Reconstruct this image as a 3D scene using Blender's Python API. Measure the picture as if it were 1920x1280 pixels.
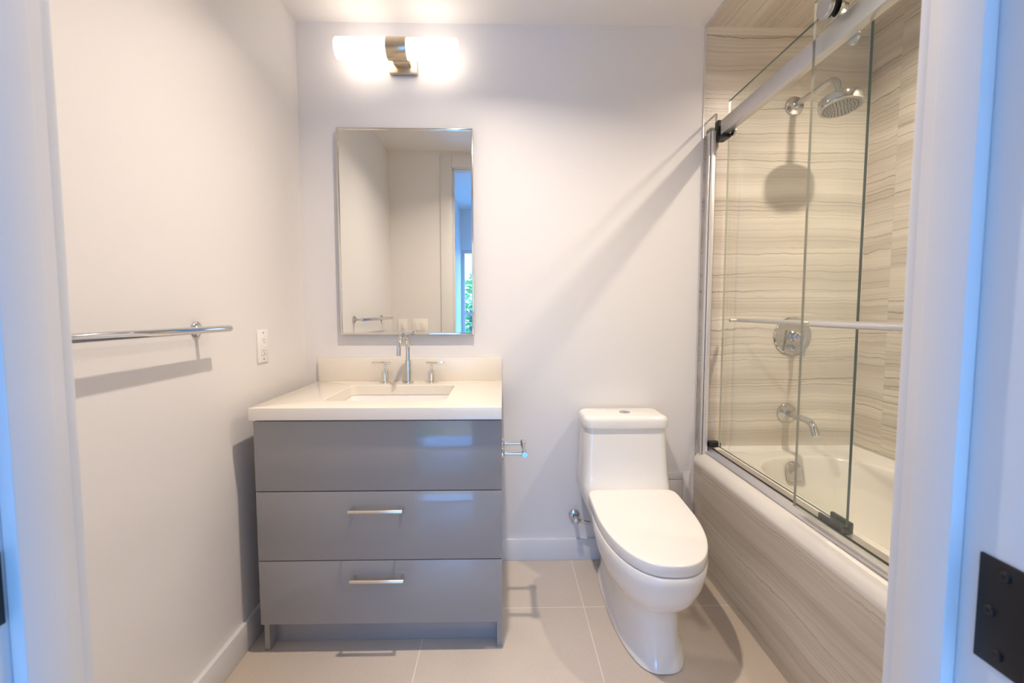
import bpy, bmesh, math, random
from mathutils import Vector, Matrix
random.seed(7)
PI = math.pi
sc = bpy.context.scene
for o in list(bpy.data.objects):
    bpy.data.objects.remove(o)
COL = sc.collection

# ------------------------------------------------------------------ camera, world, exposure
CAM = Vector((0.0, -2.05, 1.1564))
pitch, yaw = math.radians(3.888), math.radians(1.141)
fw = Vector((math.sin(yaw) * math.cos(pitch), math.cos(yaw) * math.cos(pitch), -math.sin(pitch)))
rt = Vector((math.cos(yaw), -math.sin(yaw), 0.0))
up = rt.cross(fw)
cd = bpy.data.cameras.new('camera')
cd.sensor_width = 36.0
cd.lens = 16.0
cd.clip_start = 0.02
cd.dof.use_dof = True
cd.dof.focus_distance = 1.9
cd.dof.aperture_fstop = 8.0
cam = bpy.data.objects.new('camera', cd)
COL.objects.link(cam)
R = Matrix((rt, up, -fw)).transposed()
cam.matrix_world = Matrix.Translation(CAM) @ R.to_4x4()
sc.camera = cam

SKY_HIGH = 16.0      # blue of the upper sky
SKY_LOW = 2.2        # pale haze along the horizon
world = bpy.data.worlds.new('world')
sc.world = world
world.use_nodes = True
wnt = world.node_tree
bg = wnt.nodes['Background']
wtc = wnt.nodes.new('ShaderNodeTexCoord')
wsp = wnt.nodes.new('ShaderNodeSeparateXYZ')
wnt.links.new(wtc.outputs['Generated'], wsp.inputs[0])
wmr = wnt.nodes.new('ShaderNodeMapRange')
wmr.interpolation_type = 'SMOOTHSTEP'
wmr.inputs['From Min'].default_value = 0.08
wmr.inputs['From Max'].default_value = 0.40
wnt.links.new(wsp.outputs[2], wmr.inputs['Value'])
wmx = wnt.nodes.new('ShaderNodeMix')
wmx.data_type = 'RGBA'
wmx.inputs['A'].default_value = (0.62 * SKY_LOW, 0.80 * SKY_LOW, 1.0 * SKY_LOW, 1)
wmx.inputs['B'].default_value = (0.11 * SKY_HIGH, 0.38 * SKY_HIGH, 1.0 * SKY_HIGH, 1)
wnt.links.new(wmr.outputs[0], wmx.inputs['Factor'])
wnt.links.new(wmx.outputs['Result'], bg.inputs[0])
bg.inputs[1].default_value = 1.0

sc.view_settings.view_transform = 'Standard'
sc.view_settings.look = 'None'
sc.view_settings.gamma = 1.0
sc.view_settings.exposure = 0.2
sc.view_settings.use_curve_mapping = False
sc.cycles.use_denoising = True
sc.cycles.max_bounces = 14
sc.cycles.diffuse_bounces = 8
sc.cycles.glossy_bounces = 6
sc.cycles.transparent_max_bounces = 24
sc.cycles.transmission_bounces = 8
sc.cycles.caustics_reflective = False
sc.cycles.caustics_refractive = False
sc.cycles.sample_clamp_indirect = 6.0

WARM = (1.0, 0.845, 0.70)
P_BATH = 14.0        # watts of the ceiling downlight in the room
P_SHOWER = 12.5      # watts of the downlight over the tub
E_SCONCE = 3.6       # emission of the two glass shades


def area_lamp(name, loc, size, power, colour, parent=None, spread=150):
    l = bpy.data.lights.new(name, 'AREA')
    l.shape = 'DISK'
    l.size = size
    l.energy = power
    l.color = colour
    l.spread = math.radians(spread)
    o = bpy.data.objects.new(name, l)
    COL.objects.link(o)
    o.location = loc
    if parent:
        o.parent = parent
        o.location = Vector(loc) - parent.location
    return o


# daylight portal in the bedroom window opening (guides sky light, adds none)
pl = bpy.data.lights.new('window_portal', 'AREA')
pl.shape = 'RECTANGLE'
pl.size = 1.12
pl.size_y = 1.85
pl.cycles.is_portal = True
po = bpy.data.objects.new('window_portal', pl)
COL.objects.link(po)
po.location = (0.04, -3.74, 0.98)
po.rotation_euler = (math.radians(90), 0, 0)


# ------------------------------------------------------------------ materials
def new_mat(name):
    m = bpy.data.materials.new(name)
    m.use_nodes = True
    nt = m.node_tree
    return m, nt, nt.nodes['Principled BSDF']


def mat(name, col, rough=0.5, metal=0.0, spec=0.5, coat=0.0, coat_rough=0.05, bump=0.0, bscale=200.0, var=0.0):
    m, nt, b = new_mat(name)
    b.inputs['Base Color'].default_value = (*col, 1)
    b.inputs['Roughness'].default_value = rough
    b.inputs['Metallic'].default_value = metal
    b.inputs['Specular IOR Level'].default_value = spec
    b.inputs['Coat Weight'].default_value = coat
    b.inputs['Coat Roughness'].default_value = coat_rough
    tc = nt.nodes.new('ShaderNodeTexCoord')
    n = nt.nodes.new('ShaderNodeTexNoise')
    n.inputs['Scale'].default_value = bscale
    n.inputs['Detail'].default_value = 3
    nt.links.new(tc.outputs['Object'], n.inputs['Vector'])
    if bump:
        bp = nt.nodes.new('ShaderNodeBump')
        bp.inputs['Strength'].default_value = bump
        bp.inputs['Distance'].default_value = 0.001
        nt.links.new(n.outputs['Fac'], bp.inputs['Height'])
        nt.links.new(bp.outputs['Normal'], b.inputs['Normal'])
    if var:
        r = nt.nodes.new('ShaderNodeMapRange')
        r.inputs['To Min'].default_value = 1 - var
        r.inputs['To Max'].default_value = 1 + var
        nt.links.new(n.outputs['Fac'], r.inputs['Value'])
        mx = nt.nodes.new('ShaderNodeMix')
        mx.data_type = 'RGBA'
        mx.blend_type = 'MULTIPLY'
        mx.inputs['Factor'].default_value = 1.0
        mx.inputs['A'].default_value = (*col, 1)
        nt.links.new(r.outputs['Result'], mx.inputs['B'])
        nt.links.new(mx.outputs['Result'], b.inputs['Base Color'])
    return m


def emit_mat(name, col, strength):
    m, nt, b = new_mat(name)
    b.inputs['Base Color'].default_value = (0.9, 0.88, 0.85, 1)
    b.inputs['Roughness'].default_value = 0.25
    b.inputs['Emission Color'].default_value = (*col, 1)
    b.inputs['Emission Strength'].default_value = strength
    return m


def glass_mat(name, tint):
    m, nt, b = new_mat(name)
    nt.nodes.remove(b)
    out = nt.nodes['Material Output']
    tr = nt.nodes.new('ShaderNodeBsdfTransparent')
    tr.inputs[0].default_value = (*tint, 1)
    gl = nt.nodes.new('ShaderNodeBsdfGlossy')
    gl.inputs['Roughness'].default_value = 0.0
    lw = nt.nodes.new('ShaderNodeLayerWeight')
    lw.inputs['Blend'].default_value = 0.5
    pw = nt.nodes.new('ShaderNodeMath')
    pw.operation = 'POWER'
    pw.inputs[1].default_value = 5.0
    nt.links.new(lw.outputs['Facing'], pw.inputs[0])
    ma = nt.nodes.new('ShaderNodeMath')
    ma.operation = 'MULTIPLY_ADD'
    ma.inputs[1].default_value = 0.9
    ma.inputs[2].default_value = 0.035
    nt.links.new(pw.outputs[0], ma.inputs[0])
    mx = nt.nodes.new('ShaderNodeMixShader')
    nt.links.new(ma.outputs[0], mx.inputs[0])
    nt.links.new(tr.outputs[0], mx.inputs[1])
    nt.links.new(gl.outputs[0], mx.inputs[2])
    nt.links.new(mx.outputs[0], out.inputs['Surface'])
    return m


class N:
    """tiny node helper"""
    def __init__(s, nt):
        s.nt = nt

    def link(s, src, dst):
        if isinstance(src, (int, float)):
            dst.default_value = src
        else:
            s.nt.links.new(src, dst)

    def math(s, op, a, b=0.0, c=None):
        n = s.nt.nodes.new('ShaderNodeMath')
        n.operation = op
        s.link(a, n.inputs[0])
        s.link(b, n.inputs[1])
        if c is not None:
            s.link(c, n.inputs[2])
        return n.outputs[0]

    def comb(s, x, y, z):
        n = s.nt.nodes.new('ShaderNodeCombineXYZ')
        s.link(x, n.inputs[0]); s.link(y, n.inputs[1]); s.link(z, n.inputs[2])
        return n.outputs[0]

    def noise(s, vec, scale=1.0, detail=2.0, rough=0.5):
        n = s.nt.nodes.new('ShaderNodeTexNoise')
        n.inputs['Scale'].default_value = scale
        n.inputs['Detail'].default_value = detail
        n.inputs['Roughness'].default_value = rough
        s.nt.links.new(vec, n.inputs['Vector'])
        return n.outputs['Fac']

    def white(s, vec):
        n = s.nt.nodes.new('ShaderNodeTexWhiteNoise')
        s.nt.links.new(vec, n.inputs['Vector'])
        return n.outputs['Value']

    def rng(s, v, a, b, c, d, smooth=True):
        n = s.nt.nodes.new('ShaderNodeMapRange')
        if smooth:
            n.interpolation_type = 'SMOOTHSTEP'
        s.link(v, n.inputs['Value'])
        for k, x in zip(('From Min', 'From Max', 'To Min', 'To Max'), (a, b, c, d)):
            n.inputs[k].default_value = x
        return n.outputs[0]

    def mix(s, f, a, b, mode='MIX'):
        n = s.nt.nodes.new('ShaderNodeMix')
        n.data_type = 'RGBA'
        n.blend_type = mode
        s.link(f, n.inputs['Factor'])
        for q, k in ((a, 'A'), (b, 'B')):
            if isinstance(q, tuple):
                n.inputs[k].default_value = (*q, 1)
            else:
                s.nt.links.new(q, n.inputs[k])
        return n.outputs['Result']


def stria_tile(name, ua, va, L, Hh, ou, ov, seed=0.0, tone=1.0, strength=0.88):
    """veined stone tile: veins run along axis ua, vary along va; tile size L x Hh, offsets ou, ov"""
    m, nt, b = new_mat(name)
    k = N(nt)
    tc = nt.nodes.new('ShaderNodeTexCoord')
    sp = nt.nodes.new('ShaderNodeSeparateXYZ')
    nt.links.new(tc.outputs['Object'], sp.inputs[0])
    u, v = sp.outputs[ua], sp.outputs[va]
    tu = k.math('DIVIDE', k.math('SUBTRACT', u, ou), L)
    tv = k.math('DIVIDE', k.math('SUBTRACT', v, ov), Hh)
    iu, iv = k.math('FLOOR', tu), k.math('FLOOR', tv)
    r = k.white(k.comb(iu, iv, seed + 0.5))
    off = k.math('MULTIPLY', r, 37.0)
    # gentle waviness of the veins
    wob = k.noise(k.comb(k.math('MULTIPLY', u, 3.2), k.math('MULTIPLY', v, 3.0), off), 1.0, 2.0)
    wob2 = k.noise(k.comb(k.math('MULTIPLY', u, 16.0), k.math('MULTIPLY', v, 9.0), off), 1.0, 3.0, 0.65)
    vv = k.math('ADD', v, k.math('MULTIPLY', k.math('SUBTRACT', wob, 0.5), 0.04))
    vv = k.math('ADD', vv, k.math('MULTIPLY', k.math('SUBTRACT', wob2, 0.5), 0.011))
    vs = k.math('ADD', vv, off)
    n1 = k.noise(k.comb(k.math('MULTIPLY', u, 0.35), k.math('MULTIPLY', vs, 15.0), seed), 1.0, 2.0)
    n2 = k.noise(k.comb(k.math('MULTIPLY', u, 0.6), k.math('MULTIPLY', vs, 36.0), seed + 4), 1.0, 1.5)
    n3 = k.noise(k.comb(k.math('MULTIPLY', u, 1.0), k.math('MULTIPLY', vs, 120.0), seed + 9), 1.0, 2.0)
    n4 = k.noise(k.comb(k.math('MULTIPLY', u, 0.8), k.math('MULTIPLY', vs, 9.0), seed + 2), 1.0, 3.0)
    def veins(K, warp, width, sd, lo):
        # thin lines of constant width, irregularly spaced, fading in and out along their length
        wv = k.noise(k.comb(k.math('MULTIPLY', vs, 9.0), sd, k.math('MULTIPLY', u, 0.35)), 1.0, 2.0)
        t = k.math('ADD', k.math('MULTIPLY', vs, K), k.math('MULTIPLY', wv, warp))
        w1 = k.noise(k.comb(k.math('MULTIPLY', u, 24.0), k.math('MULTIPLY', vs, 20.0), sd), 1.0, 3.0, 0.6)
        t = k.math('ADD', t, k.math('MULTIPLY', w1, 0.32))
        d = k.math('ABSOLUTE', k.math('SUBTRACT', k.math('FRACT', t), 0.5))
        ln = k.rng(d, 0.0, width, 1.0, 0.0)
        amp = k.white(k.comb(k.math('FLOOR', t), sd, 0.5))
        md = k.noise(k.comb(k.math('MULTIPLY', u, 2.0), k.math('MULTIPLY', k.math('FLOOR', t), 3.7), sd), 1.0, 2.0)
        return k.math('MULTIPLY', ln, k.math('MULTIPLY', k.rng(amp, lo, 1.0, 0.0, 1.0), k.rng(md, 0.35, 0.6, 0.35, 1.0)))
    l1 = veins(26.0, 3.0, 0.085, seed + 1.3, 0.10)
    l2 = veins(62.0, 5.0, 0.15, seed + 6.1, 0.25)
    line = k.math('MAXIMUM', l1, k.math('MULTIPLY', l2, 0.75))
    base = k.mix(k.rng(n4, 0.32, 0.68, 0.0, 1.0), (0.62 * tone, 0.565 * tone, 0.48 * tone), (0.77 * tone, 0.72 * tone, 0.63 * tone))
    base = k.mix(k.rng(n1, 0.50, 0.66, 0.0, 0.32), base, (0.42 * tone, 0.37 * tone, 0.305 * tone))
    base = k.mix(k.rng(n3, 0.35, 0.75, 0.0, 0.20), base, (0.44 * tone, 0.385 * tone, 0.32 * tone))
    base = k.mix(k.math('MULTIPLY', line, strength), base, (0.20 * tone, 0.165 * tone, 0.13 * tone))
    # tile joints
    fu = k.math('ABSOLUTE', k.math('SUBTRACT', k.math('FRACT', tu), 0.5))
    fv = k.math('ABSOLUTE', k.math('SUBTRACT', k.math('FRACT', tv), 0.5))
    gu = k.math('GREATER_THAN', fu, 0.5 - 0.0010 / L)
    gv = k.math('GREATER_THAN', fv, 0.5 - 0.0007 / Hh)
    g = k.math('MAXIMUM', gu, gv)
    base = k.mix(k.math('MULTIPLY', g, 0.7), base, (0.60 * tone, 0.54 * tone, 0.46 * tone))
    nt.links.new(base, b.inputs['Base Color'])
    b.inputs['Roughness'].default_value = 0.32
    b.inputs['Specular IOR Level'].default_value = 0.4
    return m


def floor_mat():
    m, nt, b = new_mat('floor_tile')
    k = N(nt)
    tc = nt.nodes.new('ShaderNodeTexCoord')
    sp = nt.nodes.new('ShaderNodeSeparateXYZ')
    nt.links.new(tc.outputs['Object'], sp.inputs[0])
    tu = k.math('DIVIDE', k.math('SUBTRACT', sp.outputs[0], 0.315), 0.60)
    tv = k.math('DIVIDE', k.math('SUBTRACT', sp.outputs[1], -0.35), 0.60)
    fu = k.math('ABSOLUTE', k.math('SUBTRACT', k.math('FRACT', tu), 0.5))
    fv = k.math('ABSOLUTE', k.math('SUBTRACT', k.math('FRACT', tv), 0.5))
    g = k.math('MAXIMUM', k.math('GREATER_THAN', fu, 0.5 - 0.0013 / 0.6), k.math('GREATER_THAN', fv, 0.5 - 0.0013 / 0.6))
    r = k.white(k.comb(k.math('FLOOR', tu), k.math('FLOOR', tv), 0.5))
    big = k.noise(tc.outputs['Object'], 5.0, 3.0)
    base = k.mix(big, (0.575, 0.495, 0.405), (0.655, 0.575, 0.48))
    base = k.mix(k.math('MULTIPLY', r, 0.22), base, (0.52, 0.45, 0.37))
    fine = k.noise(tc.outputs['Object'], 260.0, 2.0)
    base = k.mix(k.rng(fine, 0.60, 0.72, 0.0, 0.55), base, (0.34, 0.27, 0.21))
    base = k.mix(k.rng(fine, 0.40, 0.28, 0.0, 0.45), base, (0.78, 0.71, 0.62))
    base = k.mix(g, base, (0.84, 0.79, 0.71))
    nt.links.new(base, b.inputs['Base Color'])
    b.inputs['Roughness'].default_value = 0.38
    b.inputs['Specular IOR Level'].default_value = 0.4
    return m


def wood_mat():
    m, nt, b = new_mat('oak_boards')
    k = N(nt)
    tc = nt.nodes.new('ShaderNodeTexCoord')
    sp = nt.nodes.new('ShaderNodeSeparateXYZ')
    nt.links.new(tc.outputs['Object'], sp.inputs[0])
    iu = k.math('FLOOR', k.math('DIVIDE', sp.outputs[0], 0.14))
    r = k.white(k.comb(iu, 0.0, 0.5))
    n = k.noise(k.comb(k.math('MULTIPLY', sp.outputs[0], 40.0), k.math('MULTIPLY', sp.outputs[1], 2.0), r), 1.0, 3.0)
    base = k.mix(n, (0.50, 0.43, 0.35), (0.64, 0.57, 0.48))
    base = k.mix(k.math('MULTIPLY', r, 0.4), base, (0.50, 0.43, 0.35))
    nt.links.new(base, b.inputs['Base Color'])
    b.inputs['Roughness'].default_value = 0.3
    return m


M = {}
M['paint'] = mat('wall_paint', (0.775, 0.757, 0.742), 0.42, spec=0.35, bump=0.06, bscale=260)
M['ceil'] = mat('ceiling_paint', (0.82, 0.80, 0.775), 0.6, spec=0.2, bump=0.04, bscale=260)
M['trimw'] = mat('trim_paint', (0.74, 0.735, 0.73), 0.3, spec=0.4, bump=0.02, bscale=120)
M['bedpaint'] = mat('bedroom_paint', (0.86, 0.86, 0.86), 0.5, spec=0.3, bump=0.04)
M['floor'] = floor_mat()
M['wood'] = wood_mat()
M['tile_back'] = stria_tile('tile_back', 0, 2, 1.2, 0.305, 0.70, 0.525, 1.0)
M['tile_side'] = stria_tile('tile_side', 1, 2, 1.2, 0.305, -0.15, 0.525, 5.0)
M['tile_top'] = stria_tile('tile_top', 1, 0, 1.2, 0.305, -0.9, 0.885, 11.0)
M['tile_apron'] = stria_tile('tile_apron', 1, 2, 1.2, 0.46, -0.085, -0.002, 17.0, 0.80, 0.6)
M['lacquer'] = mat('grey_gloss_lacquer', (0.305, 0.292, 0.283), 0.10, spec=0.6, coat=0.3, coat_rough=0.06, var=0.02, bscale=4)
M['carcass'] = mat('grey_carcass', (0.20, 0.19, 0.185), 0.35, var=0.03, bscale=8)
M['quartz'] = mat('cream_quartz', (0.80, 0.745, 0.655), 0.16, spec=0.5, var=0.05, bscale=420)
M['porcelain'] = mat('white_porcelain', (0.84, 0.825, 0.795), 0.07, spec=0.6, var=0.01, bscale=5)
M['seat'] = mat('white_seat_plastic', (0.84, 0.825, 0.79), 0.16, spec=0.5, var=0.01, bscale=5)
M['acrylic'] = mat('white_tub_acrylic', (0.76, 0.735, 0.685), 0.14, spec=0.5, var=0.01, bscale=5)
M['chrome'] = mat('chrome', (0.62, 0.62, 0.635), 0.06, metal=1.0, var=0.02, bscale=30)
M['nickel'] = mat('polished_nickel', (0.80, 0.76, 0.70), 0.09, metal=1.0, var=0.02, bscale=30)
M['satin'] = mat('satin_nickel', (0.70, 0.66, 0.60), 0.28, metal=1.0, var=0.03, bscale=120)
M['brass'] = mat('brushed_champagne', (0.60, 0.50, 0.36), 0.3, metal=1.0, var=0.05, bscale=90)
M['alu'] = mat('satin_aluminium', (0.70, 0.69, 0.70), 0.33, metal=0.85, var=0.02, bscale=90)
M['edge'] = mat('white_edge_trim', (0.72, 0.71, 0.70), 0.25, metal=0.3, var=0.02, bscale=60)
M['jamb'] = mat('polished_aluminium', (0.80, 0.79, 0.78), 0.3, metal=0.6, var=0.02, bscale=60)
M['black'] = mat('black_plastic', (0.012, 0.012, 0.013), 0.4, var=0.1, bscale=40)
M['blackmetal'] = mat('black_hinge_metal', (0.01, 0.01, 0.012), 0.45, spec=0.4, var=0.1, bscale=40)
M['steelbraid'] = mat('braided_steel', (0.55, 0.55, 0.56), 0.3, metal=1.0, bump=0.6, bscale=900)
M['outlet'] = mat('white_outlet_plastic', (0.86, 0.83, 0.80), 0.3, var=0.01, bscale=20)
M['slot'] = mat('dark_slot', (0.10, 0.075, 0.055), 0.6, var=0.05, bscale=20)
M['nozzle'] = mat('grey_nozzle_face', (0.42, 0.41, 0.40), 0.35, metal=0.4, var=0.02, bscale=40)
M['rubber'] = mat('dark_nozzle', (0.10, 0.10, 0.10), 0.6, var=0.05, bscale=40)
M['mirror'] = mat('mirror_silver', (0.90, 0.905, 0.87), 0.0, metal=1.0)
M['seal'] = mat('clear_vinyl_seal', (0.62, 0.58, 0.52), 0.25, var=0.02, bscale=20)
M['shade'] = emit_mat('lit_opal_glass', (1.0, 0.87, 0.74), E_SCONCE)
M['lens'] = emit_mat('lit_downlight_lens', (1.0, 0.84, 0.68), 14.0)
M['glass'] = glass_mat('shower_glass', (0.972, 0.986, 0.972))
M['winglass'] = glass_mat('window_glass', (0.98, 0.99, 0.99))
M['glassedge'] = mat('green_glass_edge', (0.05, 0.115, 0.105), 0.15, spec=0.6, var=0.05, bscale=20)
M['glassedge2'] = mat('pale_glass_edge', (0.50, 0.50, 0.42), 0.2, spec=0.6, var=0.05, bscale=20)
M['leaf'] = mat('tree_leaf', (0.10, 0.30, 0.06), 0.5, var=0.4, bscale=6)
M['bark'] = mat('tree_bark', (0.16, 0.12, 0.09), 0.8, bump=0.5, bscale=40, var=0.2)
M['ground'] = mat('pavement', (0.45, 0.45, 0.44), 0.8, var=0.1, bscale=6)


# ------------------------------------------------------------------ mesh helpers
def box(bm, x0, x1, y0, y1, z0, z1, bev=0.0, seg=2):
    r = bmesh.ops.create_cube(bm, size=1.0)
    vs = r['verts']
    for v in vs:
        v.co = Vector(((x0 + x1) / 2 + v.co.x * (x1 - x0), (y0 + y1) / 2 + v.co.y * (y1 - y0), (z0 + z1) / 2 + v.co.z * (z1 - z0)))
    if bev:
        es = set()
        for v in vs:
            es.update(v.link_edges)
        bmesh.ops.bevel(bm, geom=list(es), offset=bev, segments=seg, profile=0.5, affect='EDGES')
    return bm


def frame_of(d):
    d = d.normalized()
    a = Vector((0, 0, 1)) if abs(d.z) < 0.9 else Vector((1, 0, 0))
    x = d.cross(a).normalized()
    return x, x.cross(d).normalized()


def loft(bm, loops, cap0=True, cap1=True, closed=False):
    rows = [[bm.verts.new(p) for p in l] for l in loops]
    n = len(rows[0])
    pairs = list(zip(rows[:-1], rows[1:]))
    if closed:
        pairs.append((rows[-1], rows[0]))
    for a, b in pairs:
        for i in range(n):
            j = (i + 1) % n
            bm.faces.new((a[i], a[j], b[j], b[i]))
    if not closed:
        if cap0:
            bm.faces.new(list(reversed(rows[0])))
        if cap1:
            bm.faces.new(rows[-1])
    return rows


def lathe(bm, prof, origin, axis, n=32):
    """prof: list of (radius, distance along axis)"""
    o, d = Vector(origin), Vector(axis).normalized()
    x, y = frame_of(d)
    loops = []
    for r, h in prof:
        r = max(r, 1e-5)
        loops.append([o + d * h + x * (r * math.cos(2 * PI * i / n)) + y * (r * math.sin(2 * PI * i / n)) for i in range(n)])
    loft(bm, loops)


def cyl(bm, p0, p1, r, n=24, bev=0.0):
    p0, p1 = Vector(p0), Vector(p1)
    L = (p1 - p0).length
    prof = [(r, 0), (r, L)] if not bev else [(r - bev, 0), (r - bev * 0.3, bev * 0.3), (r, bev), (r, L - bev), (r - bev * 0.3, L - bev * 0.3), (r - bev, L)]
    lathe(bm, prof, p0, p1 - p0, n)


def tube(bm, pts, r, n=16, caps=True):
    pts = [Vector(p) for p in pts]
    rs = r if isinstance(r, (list, tuple)) else [r] * len(pts)
    t0 = (pts[1] - pts[0]).normalized()
    x, y = frame_of(t0)
    loops = []
    for i, p in enumerate(pts):
        a = pts[max(i - 1, 0)]
        b = pts[min(i + 1, len(pts) - 1)]
        t = (b - a).normalized()
        x = (x - t * x.dot(t)).normalized()
        y = t.cross(x).normalized()
        loops.append([p + x * (rs[i] * math.cos(2 * PI * k / n)) + y * (rs[i] * math.sin(2 * PI * k / n)) for k in range(n)])
    loft(bm, loops, caps, caps)


def rr(x0, x1, y0, y1, r, z, k=6, s=4):
    """rounded rectangle loop in the XY plane"""
    cs = [((x1 - r, y1 - r), 0), ((x0 + r, y1 - r), 90), ((x0 + r, y0 + r), 180), ((x1 - r, y0 + r), 270)]
    pts = []
    for i, ((cx, cy), a0) in enumerate(cs):
        arc = [(cx + r * math.cos(math.radians(a0 + 90 * j / k)), cy + r * math.sin(math.radians(a0 + 90 * j / k))) for j in range(k + 1)]
        pts += arc
        nx, na = cs[(i + 1) % 4]
        nxt = (nx[0] + r * math.cos(math.radians(na)), nx[1] + r * math.sin(math.radians(na)))
        for j in range(1, s):
            t = j / s
            pts.append((arc[-1][0] * (1 - t) + nxt[0] * t, arc[-1][1] * (1 - t) + nxt[1] * t))
    return [Vector((p[0], p[1], z)) for p in pts]


def egg(cx, yb, yf, hw, z, ym=None, eb=0.45, ef=0.92, n=64, tilt=0.0, y0=0.0, yc=0.0):
    """egg/D outline: yb back, yf front (more negative), widest at ym"""
    if ym is None:
        ym = yb + (yf - yb) * 0.42
    pts = []
    for i in range(n):
        t = 2 * PI * i / n
        c, s = math.cos(t), math.sin(t)
        e = eb if s > 0 else ef
        x = cx + hw * math.copysign(abs(c) ** e, c)
        y = ym + ((yb - ym) * abs(s) ** eb if s > 0 else -(ym - yf) * abs(s) ** 1.0)
        pts.append(Vector((x, y, z + tilt * (y - y0))))
    return pts


def finish(bm, angle=35):
    bmesh.ops.recalc_face_normals(bm, faces=bm.faces)
    lim = math.radians(angle)
    for f in bm.faces:
        f.smooth = True
    for e in bm.edges:
        if len(e.link_faces) == 2:
            e.smooth = e.calc_face_angle(0.0) < lim
        else:
            e.smooth = False


def obj(name, bm, m, parent=None, angle=35, mats=None):
    finish(bm, angle)
    me = bpy.data.meshes.new(name)
    bm.to_mesh(me)
    bm.free()
    me.materials.append(M[m])
    for extra in mats or []:
        me.materials.append(M[extra])
    o = bpy.data.objects.new(name, me)
    COL.objects.link(o)
    if parent is not None:
        o.parent = parent
        # parts are modelled in world coordinates; keep them there
        p, off = parent, Vector((0, 0, 0))
        while p is not None:
            off += p.location
            p = p.parent
        o.location = -off
    return o


def thing(name, label, cat, loc=(0, 0, 0), group=None):
    o = bpy.data.objects.new(name, None)
    o.empty_display_size = 0.05
    COL.objects.link(o)
    o.location = loc
    o['label'] = label
    o['category'] = cat
    if group:
        o['group'] = group
    return o


def struct(name, bm, m, parent=None, angle=35):
    o = obj(name, bm, m, parent, angle)
    if parent is None:
        o['kind'] = 'structure'
    return o


def bx(*a, **k):
    return box(bmesh.new(), *a, **k)


# ------------------------------------------------------------------ room shell
XL, XA, XR = -0.885, 0.885, 1.63          # left wall, tub apron / tile edge, tiled right wall
ZC = 2.387                                # ceiling
YF, YD = -1.638, -1.760                   # inner and outer face of the door wall

struct('floor', bx(-1.0, 1.75, -1.70, 0.1, -0.1, 0.0), 'floor')
struct('wall_left', bx(-1.0, XL, YF, 0.0, 0.0, ZC), 'paint')
struct('wall_back', bx(-1.0, XA, 0.0, 0.1, 0.0, ZC), 'paint')
struct('wall_back_tiled', bx(XA, 1.75, 0.0, 0.1, 0.0, ZC), 'tile_back')
struct('wall_right', bx(XR, 1.75, YF, 0.0, 0.0, ZC), 'tile_side')
struct('wall_shower_end', bx(XA, XR, YF, -1.525, 0.0, ZC), 'tile_back')
struct('ceiling', bx(-1.0, XA, YF, 0.1, ZC, ZC + 0.1), 'ceil')
struct('ceiling_tiled', bx(XA, 1.75, YF, 0.1, ZC, ZC + 0.1), 'tile_top')

JL, JR, DH = -0.392, 0.376, 2.262         # jamb faces and head of the doorway
bm = bmesh.new()
box(bm, -1.0, JL - 0.019, YD, YF, 0.0, DH + 0.019)
box(bm, JR + 0.019, 2.05, YD, YF, 0.0, DH + 0.019)
box(bm, -1.0, 2.05, YD, YF, DH + 0.019, ZC + 0.1)
struct('wall_front', bm, 'paint')

# door frame: jamb boards, stops, casings, hinge leaf and strike plate
door = bpy.data.objects.new('door_1', None)
COL.objects.link(door)
door.location = (0, YF, 0)
door['kind'] = 'structure'
struct('jamb', bx(JL - 0.019, JL, YD, YF, 0.0, DH, bev=0.001), 'trimw', door)
struct('jamb', bx(JR, JR + 0.019, YD, YF, 0.0, DH, bev=0.001), 'trimw', door)
struct('jamb', bx(JL - 0.019, JR + 0.019, YD, YF, DH, DH + 0.019, bev=0.001), 'trimw', door)
SY0, SY1 = -1.698, -1.660
struct('stop', bx(JL, JL + 0.012, SY0, SY1, 0.0, DH, bev=0.002), 'trimw', door)
struct('stop', bx(JR - 0.012, JR, SY0, SY1, 0.0, DH, bev=0.002), 'trimw', door)
struct('stop', bx(JL + 0.012, JR - 0.012, SY0, SY1, DH - 0.012, DH, bev=0.002), 'trimw', door)


def casing(y0, y1):
    w = 0.09
    for a, b, c, d in ((JL - 0.005 - w, JL - 0.005, 0.0, DH + 0.005 + w), (JR + 0.005, JR + 0.005 + w, 0.0, DH + 0.005 + w), (JL - 0.005, JR + 0.005, DH + 0.005, DH + 0.005 + w)):
        struct('casing', bx(a, b, y0, y1, c, d, bev=0.003), 'trimw', door)


casing(YF, YF + 0.016)
casing(YD - 0.016, YD)

bm = bmesh.new()
box(bm, JR - 0.0018, JR + 0.001, -1.752, -1.712, 0.884, 0.968, bev=0.0006)
hl = obj('hinge_leaf', bm, 'blackmetal', door)
hl['label'] = 'black hinge leaf on the right door jamb'
bm = bmesh.new()
cyl(bm, (JR - 0.004, -1.757, 0.884), (JR - 0.004, -1.757, 0.968), 0.006, 16)
obj('hinge_knuckle', bm, 'blackmetal', hl)
for y, z in ((-1.731, 0.958), (-1.722, 0.926), (-1.729, 0.895)):
    bm = bmesh.new()
    lathe(bm, [(0.0001, 0.0006), (0.0014, 0.0006), (0.0018, 0.0014), (0.0036, 0.0016), (0.0042, 0.0)], (JR - 0.0018, y, z), (-1, 0, 0), 20)
    obj('screw', bm, 'black', hl)
bm = bmesh.new()
box(bm, JL - 0.001, JL + 0.0018, -1.757, -1.7005, 0.912, 0.970, bev=0.0006)
spl = obj('strike_plate', bm, 'blackmetal', door)
spl['label'] = 'black strike plate on the left door jamb'

# baseboards
def baseboard(name, bm):
    struct(name, bm, 'trimw')


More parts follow.
